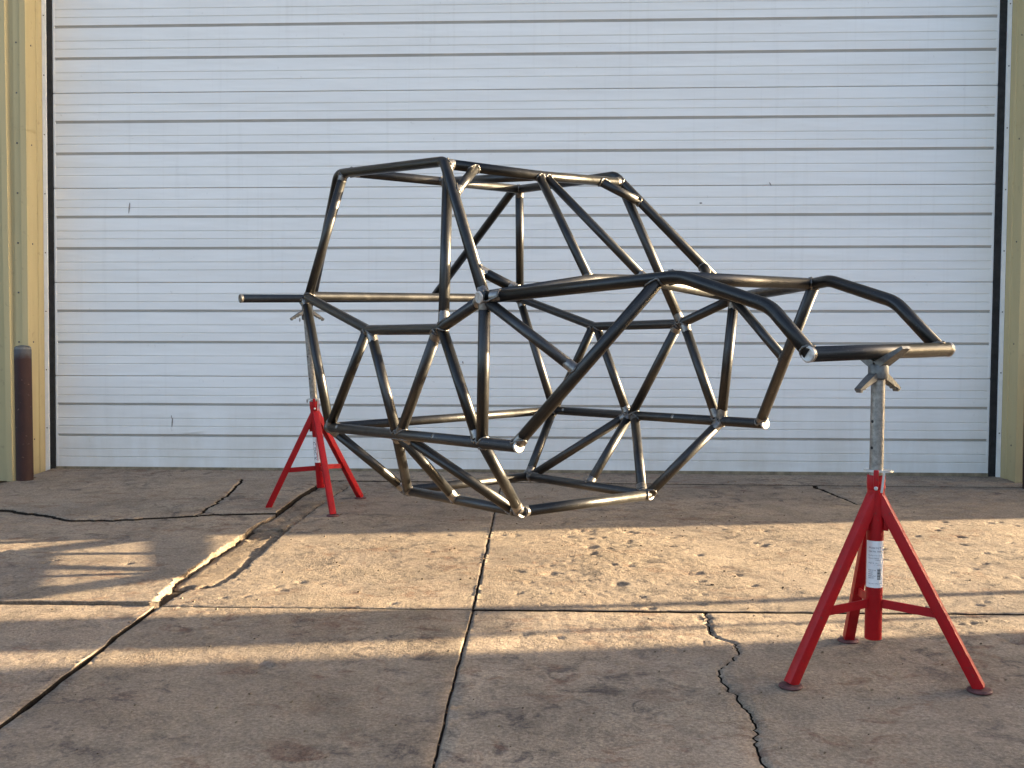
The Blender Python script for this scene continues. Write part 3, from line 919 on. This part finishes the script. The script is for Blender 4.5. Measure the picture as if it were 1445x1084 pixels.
def tube2(name, pts, r=RT, bend=0.10):
    pts = [V(p) for p in pts]
    pts[0] = snap(pts[0]); pts[-1] = snap(pts[-1])
    return tube(name, pts, r, bend)

def ext(a, b, d):  # push b outwards along a->b
    return b + (b - a).normalized() * d

def seg_point(a, b, t): return a.lerp(b, t)

waist_pts = [nd('wf', 0), nd('w2', 0), nd('w1', 0), nd('wr', 0), nd('wr', 1), nd('w1', 1), nd('w2', 1), nd('wf', 1)]
tube('waist_hoop', waist_pts, RT, [0.07, 0.07, 0.045, 0.045, 0.07, 0.07])
tube('front_bar', [nd('bar', 0), nd('bar', 1) - LAT * 0.020], 0.0235)
tube('rear_bar', [nd('bumpl', 0) - LAT * 0.425, nd('bumpl', 1) + LAT * 0.425])
wfa, wfb = nd('wf', 0), nd('wf', 1)
dash = tube('dash_tube', [wfa - LAT * 0.026, nd('dashb', 0), nd('dashb', 1), wfb + LAT * 0.022], RT, 0.12)
for s in (0, 1):
    tube('roof_rail', [nd('bumpl', s), nd('roofR', s), nd('roofF', s), nd('wf', s)], RT, [0.11, 0.065])
    tube('hood_rail', [nd('wf', s), nd('hood1', s), nd('hood2', s), snap(nd('hoodend', s))], RT, [0.16, 0.15])
    a, c = nd('low_rear', s), nd('low_cap', s)
    tube('lower_rail', [a - (c - a).normalized() * 0.022, c])
    a, c = nd('bel_rear', s), nd('bel_cap', s)
    tube('belly_rail', [a, c])
head = tube2('header_tube', [nd('roofF', 0) + V((0.006, -0.02, -0.01)), HEAD_C, nd('roofF', 1) + V((0.014, -0.03, -0.050))], RT, 0.25)
tube2('roof_cross_tube', [nd('roofx', 0), nd('roofx', 1)])
tube2('roof_centre_tube', [REAR_C, HEAD_C + V((0, 0, 0.004))], 0.0205)
tube2('hood_cross_tube', [nd('hoodx', 0), nd('hoodx', 1)])
fc = LAT * 0.030
tube2('windscreen_brace', [HEAD_C - fc * 0.45, nd('dashb', 0) + V((-0.02, -0.012, 0.004))], 0.0190)
tube2('windscreen_brace', [HEAD_C + fc * 0.75, nd('dashb', 1) + V((0.0, 0.0, 0.004))], 0.0190)
for s in (0, 1):
    tube2('rear_pillar', [nd('cpil', s), nd('wr', s) + V((0, 0, -0.005))])
    tube2('door_pillar', [nd('bpil_t', s), nd('bpil_b', s)])
    tube2('hood_strut', [nd('diagtop', s), nd('diagbot', s)])
    tube2('strut_brace', [nd('wf', s) + V((0.0, 0.0, -0.012)), nd('brace', s)], 0.0205)
    # truss between the waist and the lower rail
    back = (nd('low_rear', s) - nd('low_cap', s)).normalized()
    w1, w2 = nd('w1', s), nd('w2', s)
    lr, lm, lv = nd('low_rear', s), nd('low_mid', s), nd('low_v3', s)
    tube('side_brace', [nd('wr', s) + V((0, 0, -0.01)), lr + back * -0.004])
    tube2('side_brace', [w1 + back * 0.014, lr - back * 0.004])
    tube2('side_brace', [w1 - back * 0.016, lm + back * 0.010])
    tube2('side_brace', [w2 + back * 0.010, lm - back * 0.016])
    tube2('side_brace', [w2 - back * 0.026, lv + back * 0.016])
    tube2('side_brace', [nd('wf', s), lv - back * 0.006], 0.0232)
    # belly truss
    br, bmid, bc = nd('bel_rear', s), nd('bel_mid', s), nd('bel_cap', s)
    fb = (bc - br).normalized()
    tube2('belly_brace', [lr, br - fb * 0.004])
    tube2('belly_brace', [lm + back * 0.012, br + fb * 0.018])
    tube2('belly_brace', [lm - back * 0.004, bmid])
    tube2('belly_brace', [lm - back * 0.040, bc - fb * 0.055])
    tube2('belly_brace', [lv - back * 0.010, bc - fb * 0.014])
    tube2('header_gusset', [nd('gusA', s), nd('gusH', s)], 0.0205)
    tube2('dash_gusset', [nd('gdA', s), nd('gdD', s)], 0.0205)
tube('belly_cross_tube', [nd('bel_cap', 0) + V((-0.006, 0.010, 0)), nd('bel_cap', 1) + V((-0.006, 0.010, 0))])
tube('belly_cross_tube', [nd('bel_rear', 0), nd('bel_rear', 1)])
tube('lower_cross_tube', [nd('low_rear', 0), nd('low_rear', 1)])

# ---- welds, ground bands and end caps (sub-parts of the tubes)
def near_seg(p, path):
    best = (1e9, None, None)
    for a, b in zip(path[:-1], path[1:]):
        ab = b - a
        if ab.length < 1e-6: continue
        t = max(0.0, min(1.0, (p - a).dot(ab) / ab.length_squared))
        q = a + ab * t
        d = (p - q).length
        if d < best[0]: best = (d, a, ab.normalized())
    return best

def bead_loop(E, d, r, A, D, Rt, n=40):
    """fish-mouth curve where a tube ending at E with direction d meets the tube (A, D, Rt)"""
    u = d.orthogonal().normalized(); w = d.cross(u)
    pts = []
    Rr = Rt + 0.001
    for k in range(n):
        a = 2 * math.pi * k / n
        p0 = E + (u * math.cos(a) + w * math.sin(a)) * (r + 0.0008)
        m0 = p0 - A
        mm = m0 - D * m0.dot(D); dd = d - D * d.dot(D)
        qa, qb, qc = dd.dot(dd), 2 * mm.dot(dd), mm.dot(mm) - Rr * Rr
        disc = qb * qb - 4 * qa * qc
        if qa < 1e-6: return None
        t = (-qb - math.sqrt(disc)) / (2 * qa) if disc > 0 else -qb / (2 * qa)
        t = max(-3.2 * Rr, min(0.6 * Rr, t))
        pts.append(p0 + d * t)
    return pts

def bead_mesh(name, loop, r, mat, parent):
    n = len(loop); s = 6; v, f = [], []
    cen = sum(loop, V((0, 0, 0))) / n
    for i, p in enumerate(loop):
        t = (loop[(i + 1) % n] - loop[i - 1]).normalized()
        o = (p - cen); o = (o - t * o.dot(t)).normalized(); w = t.cross(o)
        rr = r * (1.0 + 0.28 * math.sin(i * 2.1) + 0.12 * random.uniform(-1, 1))
        for k in range(s):
            a = 2 * math.pi * k / s
            v.append(p + (o * math.cos(a) + w * math.sin(a)) * rr)
    for i in range(n):
        j = (i + 1) % n
        for k in range(s):
            k2 = (k + 1) % s
            f.append((i * s + k, i * s + k2, j * s + k2, j * s + k))
    return mesh_obj(name, v, f, M[mat], parent, True)

def band(parent, E, d, r, t0, t1, jit=0.004, mat='bare'):
    """thin sleeve of ground metal between distances t0 and t1 back from the end E"""
    u = d.orthogonal().normalized(); w = d.cross(u)
    n = 24; v, f = [], []
    sd = random.random() * 50
    for side, tt in ((0, t0), (1, t1)):
        for k in range(n):
            a = 2 * math.pi * k / n
            j = jit * (noise.noise(V((math.cos(a) * 1.7 + sd, math.sin(a) * 1.7, side))) * 2.2)
            v.append(E - d * (tt + (j if side else 0)) + (u * math.cos(a) + w * math.sin(a)) * (r + 0.0006))
    for k in range(n):
        k2 = (k + 1) % n
        f.append((k, k2, n + k2, n + k))
    return mesh_obj('ground_band', v, f, M[mat], parent, True)

def cap(parent, E, d, r, bright=True):
    b = MB()
    b.lathe([(r + 0.0012, -0.003), (r + 0.0018, 0.0), (r + 0.0004, 0.003), (r - 0.004, 0.0042), (r - 0.006, 0.0030), (0.002, 0.0036)], E, d, 24)
    return b.build('end_cap', M['cap'] if bright else M['bare'], parent, True, 60)

band_rng = random.Random(11)
for idx, (o, path, r) in enumerate(TUBES):
    nm = o.name.split('.')[0]
    for end in (0, 1):
        E = path[0] if end == 0 else path[-1]
        d = (path[0] - path[1]).normalized() if end == 0 else (path[-1] - path[-2]).normalized()
        free = (nm in ('lower_rail', 'belly_rail') and end == 1) or nm in ('front_bar', 'rear_bar', 'dash_tube')
        if free:
            cap(o, E, d, r, bright=(nm != 'rear_bar'))
            if nm == 'dash_tube': continue
            if nm in ('front_bar', 'rear_bar'):
                band(o, E, d, r, 0.004, 0.012, 0.001)
            continue
        best = None
        for j, (o2, p2, r2) in enumerate(TUBES):
            if j == idx: continue
            dist, A, D = near_seg(E, p2)
            if dist < 0.05:
                c = abs(d.dot(D))
                sc = dist + (0.2 if c > 0.9 else 0)
                if best is None or sc < best[0]: best = (sc, A, D, r2, c)
        if best is None: continue
        _, A, D, r2, c = best
        if c < 0.95:
            loop = bead_loop(E, d, r, A, D, r2)
            if loop: bead_mesh('weld_bead', loop, 0.0040, 'weld', o)
        seg = (path[1] - path[0]).length if end == 0 else (path[-1] - path[-2]).length
        if band_rng.random() < 0.62 and seg > 0.12:
            s_ = math.sqrt(max(0.05, 1 - c * c))
            t0 = (r2 + 0.002) / s_ * 0.6
            band(o, E, d, r, t0, (r2 / s_) + band_rng.uniform(0.014, 0.036))
# plug welds ground flat on the lower rails
for o, path, r in TUBES:
    if o.name.startswith('lower_rail'):
        a, c = path[0], path[-1]
        ax = (c - a).normalized()
        for t in (0.085, 0.64):
            p = a.lerp(c, t)
            view = (V((0, 0, CAM_H)) - p); view = (view - ax * view.dot(ax)).normalized()
            b = MB(); b.lathe([(0.011, 0.0), (0.009, 0.0016), (0.002, 0.0022)], p + (view * 0.9 + V((0, 0, 0.35))).normalized() * (r - 0.0012), (view * 0.9 + V((0, 0, 0.35))).normalized(), 14)
            b.build('plug_weld', M['bare'], o, True, 60)

# ------------------------------------------------------------------ pipe stands
def text_mesh(txt, size):
    cu = bpy.data.curves.new('t', 'FONT'); cu.body = txt; cu.size = size; cu.align_x = 'LEFT'; cu.resolution_u = 2
    o = bpy.data.objects.new('t', cu); COL.objects.link(o)
    bpy.context.view_layer.update()
    dg = bpy.context.evaluated_depsgraph_get()
    me = bpy.data.meshes.new_from_object(o.evaluated_get(dg))
    v = [tuple(p.co) for p in me.vertices]; f = [tuple(p.vertices) for p in me.polygons]
    bpy.data.objects.remove(o); bpy.data.curves.remove(cu); bpy.data.meshes.remove(me)
    return v, f

def square_leg(a, b, w, name, mat, parent, outward, pole_pt, depth):
    """square tube whose top is cut parallel to the pole"""
    ax = (b - a).normalized()
    side = ax.cross(outward).normalized(); out = side.cross(ax).normalized()
    mb = MB(); mb.box((a + b) / 2, w, w, (b - a).length, (side, out, ax), 0.003)
    mid = (a + b) / 2
    for i, v in enumerate(mb.v):
        if (v - mid).dot(ax) < 0:
            t = (depth - (v - pole_pt).dot(outward)) / ax.dot(outward)
            mb.v[i] = v + ax * t
    return mb.build(name, mat, parent, True, 30)

def pipe_stand(feet, base, top, sup, bar_ax, red_lo, red_hi, label_ang, label_kind, lbl):
    """feet: three ground points; base/top: points on the pole axis; sup: centre of the bar carried"""
    root = empty('pipe_stand', (base.x, base.y, gz(base.y)))
    tag(root, lbl, 'pipe stand', 'red pipe stands under the chassis')
    ax = (top - base).normalized()
    def on(z): return base + ax * ((z - base.z) / ax.z)
    rt, rp = 0.0262, 0.0212
    red = MB()
    lo, hi = on(red_lo), on(red_hi)
    h = (hi - lo).length
    red.lathe([(rt - 0.004, 0.012), (rt - 0.004, 0.0), (rt - 0.001, 0.0), (rt, 0.002), (rt, h - 0.001), (rt - 0.001, h), (rp + 0.001, h), (rp + 0.001, h - 0.02)], lo, ax, 32, False)
    red.add(*((lambda m_: (m_.v, m_.f))(MB().lathe([(rt - 0.004, 0.01), (0.001, 0.01)], lo, ax, 20, False))))
    sleeve = red.build('outer_tube', M['red'], root, True, 40)
    cl = MB(); cl.lathe([(rt + 0.0005, h - 0.045), (rt + 0.0015, h - 0.043), (rt + 0.0015, h - 0.002), (rt + 0.0005, h), (rt - 0.002, h)], lo, ax, 32, False)
    cl.build('collar', M['red'], root, True, 40)
    # inner pole with punched holes
    pole = MB(); pole.lathe([(rp, 0), (rp, (top - on(red_hi - 0.03)).length)], on(red_hi - 0.03), ax, 28)
    po = pole.build('inner_pole', M['galv'], root, True, 40)
    cam_dir = (V((0, 0, CAM_H)) - top); cam_dir = (cam_dir - ax * cam_dir.dot(ax)).normalized()
    sidev = ax.cross(cam_dir)
    for t in (0.28, 0.55):
        hp = on(red_hi).lerp(top, t)
        nrm = (cam_dir * 0.72 - sidev * -0.69 * -1).normalized()
        hm = MB(); hm.lathe([(0.0048, 0.0), (0.0048, 0.0009), (0.001, 0.0010)], hp + nrm * (rp - 0.0004), nrm, 12)
        hm.build('pin_hole', M['black'], po)
    # clamp nut: flat handle plate, bolt, hanging lever
    pl = on(red_hi + 0.013)
    cp = MB(); n_ = 28; vv = []
    for zz_ in (-0.003, 0.003):
        for k in range(n_):
            a = 2 * math.pi * k / n_
            vv.append(pl + sidev * (0.044 * math.cos(a) + 0.006) + cam_dir * (0.030 * math.sin(a)) + ax * zz_)
    cp.add(vv, [tuple(reversed(range(n_))), tuple(range(n_, 2 * n_))] + [(k, (k + 1) % n_, n_ + (k + 1) % n_, n_ + k) for k in range(n_)])
    cp.build('clamp_plate', M['zinc'], root, True, 40)
    lv = MB(); q = pl + cam_dir * 0.030 + sidev * 0.020
    lv.box(q - ax * 0.034, 0.007, 0.004, 0.062, (sidev, cam_dir, (ax + sidev * 0.10).normalized()))
    lv.build('lever', M['zinc'], root)
    bt = MB(); bt.box(on(red_hi - 0.012) + cam_dir * 0.026, 0.016, 0.024, 0.058, (sidev, cam_dir, ax), 0.003)
    bt.build('clamp_block', M['red'], root, True, 30)
    bo = MB(); bo.lathe([(0.006, 0), (0.006, 0.010), (0.004, 0.012)], on(red_hi - 0.038) + cam_dir * 0.034, cam_dir, 12)
    bo.build('clamp_bolt', M['zinc'], root, True)
    # legs, braces, feet
    for f_ in feet:
        f_ = V(f_)
        hv = f_ - on(0.5); hv = (hv - ax * hv.dot(ax)).normalized()
        topp = on(red_hi - 0.088) + hv * 0.020
        leg_end = V((f_.x, f_.y, f_.z + 0.008))
        leg = square_leg(topp, leg_end, 0.034, 'leg', M['red'], root, hv, on(red_hi - 0.1), 0.016)
        g = MB(); g.box(on(red_hi - 0.150) + hv * 0.030, 0.020, 0.006, 0.050, (hv, ax.cross(hv), ax), 0.002)
        g.build('leg_gusset', M['red'], root, True, 30)
        fd = MB(); fd.lathe([(0.036, 0.0), (0.037, 0.003), (0.033, 0.008), (0.02, 0.010)], (f_.x, f_.y, f_.z), V((0, 0, 1)), 24)
        fd.build('foot_plate', M['foot'], root, True, 40)
        zb_ = red_lo + 0.115
        a0 = on(zb_) + hv * (rt - 0.004)
        t = (topp.z - (zb_ - 0.012)) / (topp.z - leg_end.z)
        a1 = topp.lerp(leg_end, t)
        br = MB(); dv = (a1 - a0).normalized()
        br.box((a0 + a1) / 2, (a1 - a0).length, 0.006, 0.027, (dv, ax.cross(dv).normalized(), dv.cross(ax.cross(dv)).normalized() * -1))
        br.build('leg_brace', M['red'], root)
    # V head: collar, two arms cradling the bar, two arms hanging down
    bx_ = V((bar_ax.x, bar_ax.y, 0)).normalized()       # along the bar
    px_ = V((-bx_.y, bx_.x, 0))                          # across the bar
    hz = sup.z - 0.0235
    hc = V((top.x, top.y, 0))
    hd = MB()
    hd.lathe([(0.024, 0.0), (0.030, 0.003), (0.031, 0.006), (0.031, hz - 0.020 - (top.z - 0.006)), (0.028, hz - 0.016 - (top.z - 0.006)), (0.004, hz - 0.014 - (top.z - 0.006))], hc + V((0, 0, top.z - 0.006)), V((0, 0, 1)), 24)
    head_o = hd.build('v_head', M['cast'], root, True, 40)
    def arm(dirv, a_z, l, h, w, name, up):
        """tapered ribbed arm from the collar outwards and up or down"""
        s_ = V((-dirv.y, dirv.x, 0))
        p0 = hc + V((0, 0, a_z)); p1 = p0 + dirv * l + V((0, 0, h))
        axv = (p1 - p0).normalized(); nv = s_.cross(axv).normalized()
        if nv.z < 0: nv = -nv
        v = []
        for (p, ww, th) in ((p0, w * 0.95, 0.026), (p0.lerp(p1, .5), w, 0.018), (p1, w * 0.8, 0.009)):
            for sx in (-1, 1):
                v.append(p + s_ * (ww / 2 * sx)); v.append(p + s_ * (ww / 2 * sx) - nv * th)
        f = []
        for i in (0, 4):
            f += [(i, i + 2, i + 6, i + 4), (i + 1, i + 5, i + 7, i + 3), (i, i + 4, i + 5, i + 1), (i + 2, i + 3, i + 7, i + 6)]
        f += [(0, 1, 3, 2), (8, 10, 11, 9)]
        mb = MB(); mb.add(v, f)
        if not up:                                   # cast teeth on the lower arms
            for t in (0.5, 0.66, 0.82, 0.97):
                q = p0.lerp(p1, t) - nv * (0.020 - 0.010 * t)
                mb.lathe([(0.0055, -w * 0.32), (0.0055, w * 0.32)], q, s_, 8)
        return mb.build(name, M['cast'], head_o, True, 40)
    for sg in (-1, 1):
        arm(px_ * sg, hz - 0.006, 0.095, 0.048, 0.050, 'cradle_arm', True)
        arm(bx_ * sg, hz - 0.024, 0.102, -0.066, 0.030, 'lower_arm', False)
    # sticker on the tube
    lh, lz = (0.148, red_lo + 0.168) if label_kind == 'data' else (0.150, red_lo + 0.150)
    lr = rt + 0.0006
    a_mid = label_ang; half = 1.18
    U = cam_dir; Wv = sidev
    def wrap(s, z, rr):                               # s = arc length from the sticker middle
        a = a_mid + s / lr
        return on(lz) + ax * z + (U * math.cos(a) + Wv * math.sin(a)) * rr
    ns = 24; v, f = [], []
    wid = half * lr
    for zz_ in (0, lh):
        for k in range(ns + 1): v.append(wrap(-wid + 2 * wid * k / ns, zz_, lr))
    for k in range(ns): f.append((k, k + 1, ns + 2 + k, ns + 1 + k))
    st = mesh_obj('sticker', v, f, M['paper'], sleeve, True)
    def put(txt, s0, z0, size, mat='ink', vertical=False, sq=1.0):
        tv, tf = text_mesh(txt, size)
        pv = []
        for (x, y, _) in tv:
            x *= sq
            pv.append(wrap(s0 + x, z0 + y, lr + 0.0004) if not vertical else wrap(s0 - y, z0 + x, lr + 0.0004))
        mesh_obj('print', pv, tf, M[mat], st)
    def bar_(s0, s1, z0, z1, mat='ink'):
        k = 4; v, f = [], []
        for zz_ in (z0, z1):
            for i in range(k + 1): v.append(wrap(s0 + (s1 - s0) * i / k, zz_, lr + 0.0004))
        for i in range(k): f.append((i, i + 1, k + 2 + i, k + 1 + i))
        mesh_obj('print', v, f, M[mat], st)
    if label_kind == 'data':
        put('Model V-J 99', -0.021, lh - 0.024, 0.0078)
        put('Cat No. 56662', -0.021, lh - 0.035, 0.0072)
        put('Max Pipe 12 in / 30 cm', -0.022, lh - 0.047, 0.0045)
        put('Capacity 2500 lb', -0.022, lh - 0.056, 0.0048)
        put('1134 kg', -0.002, lh - 0.062, 0.0048)
        put('Height 28 - 52 in', -0.022, lh - 0.071, 0.0045)
        put('71 - 132 cm', -0.004, lh - 0.077, 0.0045)
        for i in range(5): put(('MADE IN USA', 'DO NOT', 'EXCEED', 'RATED LOAD', 'CAPACITY')[i], -0.022, lh - 0.094 - i * 0.0062, 0.0050, sq=0.8)
        zz_ = lh - 0.088
        for i in range(14):
            hgt = (0.0012, 0.0022, 0.0008, 0.0016)[i % 4]
            bar_(0.006, 0.019, zz_ - hgt, zz_); zz_ -= 0.0024
        put('READ SAFETY INSTRUCTIONS', -0.021, 0.012, 0.0032)
    else:
        put('RIDGID', -0.010, 0.016, 0.026, 'ink', True, 1.25)
        bar_(-0.0065, -0.0045, 0.012, lh - 0.012, 'redink'); bar_(-0.0025, -0.0010, 0.012, lh - 0.012, 'redink')
        for i in range(5): put(('V-J 99', 'Model', 'Cat', '56662', 'in / cm')[i], 0.004, lh - 0.03 - i * 0.024, 0.0085)
    return root

bar_c = nd('bar', 0).lerp(nd('bar', 1), 0.455)
b1 = V((bar_c.x, bar_c.y, 0.10))
pipe_stand([(0.855, 3.130, gz(3.13)), (1.418, 3.095, gz(3.1)), (1.176, 3.575, gz(3.57))],
           V((1.146, bar_c.y + 0.01, 0.10)), V((bar_c.x + 0.002, bar_c.y, 0.940)), bar_c, LAT, 0.112, 0.634, 0.10, 'data',
           'near red tripod pipe stand with grey pole under the front bar')
bn = nd('bumpl', 0)
sup2 = bn - LAT * 0.030
pipe_stand([(-1.412, 5.965, gz(5.965)), (-1.003, 5.775, gz(5.775)), (-0.930, 6.325, gz(6.325))],
           V((-1.110, 6.005, 0.20)), V((sup2.x - 0.004, sup2.y + 0.005, 1.175)), sup2, LAT, 0.200, 0.705, -0.10, 'brand',
           'far red tripod pipe stand by the door under the rear bar')

# ------------------------------------------------------------------ litter
leafs = MB()
rl = random.Random(5)
spots = [(-1.28 + rl.uniform(-.09, .09), 5.30 + rl.uniform(-.13, .13), -0.035) for _ in range(60)]
spots += [(2.32, 6.35, 0.006), (1.45, 6.9, 0.006), (1.50, 6.92, 0.006), (-0.118, 5.15, 0.004), (-0.128, 4.72, 0.006), (-0.14, 4.70, 0.004)]
for k in range(70):
    y = rl.uniform(2.5, 6.6); t = (5.789 - y) / (5.789 - 2.558)
    spots.append((-0.100 - 0.098 * t + rl.uniform(-0.006, 0.006), y, -0.016))
for (x, y, dz) in spots:
    a = rl.uniform(0, math.pi); L = rl.uniform(0.006, 0.022); w = L * rl.uniform(0.15, 0.5)
    d = V((math.cos(a), math.sin(a), rl.uniform(-.2, .3))) * L; e = V((-math.sin(a), math.cos(a), rl.uniform(-.3, .3))) * w
    c = V((x, y, gz(y) + dz + 0.006))
    leafs.add([c - d, c + e, c + d, c - e, c + V((0, 0, .004))], [(0, 1, 4), (1, 2, 4), (2, 3, 4), (3, 0, 4)])
lo_ = leafs.build('leaf_litter', M['leaf'])
tag(lo_, 'dry leaf crumbs caught in the driveway joints', 'litter', kind='stuff')
peb = MB()
for k in range(420):
    x = rl.uniform(-2.6, 2.6); y = rl.uniform(2.5, 6.8)
    s_ = rl.uniform(0.0015, 0.0045)
    peb.box((x, y, gz(y) + s_ * 0.5 + 0.002), s_ * 2, s_ * 1.6, s_ * 1.2, (V((1, 0, .2)).normalized(), V((0.2, 1, 0)).normalized(), V((0, .1, 1)).normalized()))
po_ = peb.build('grit', M['broken'])
tag(po_, 'loose grit scattered over the concrete', 'grit', kind='stuff')
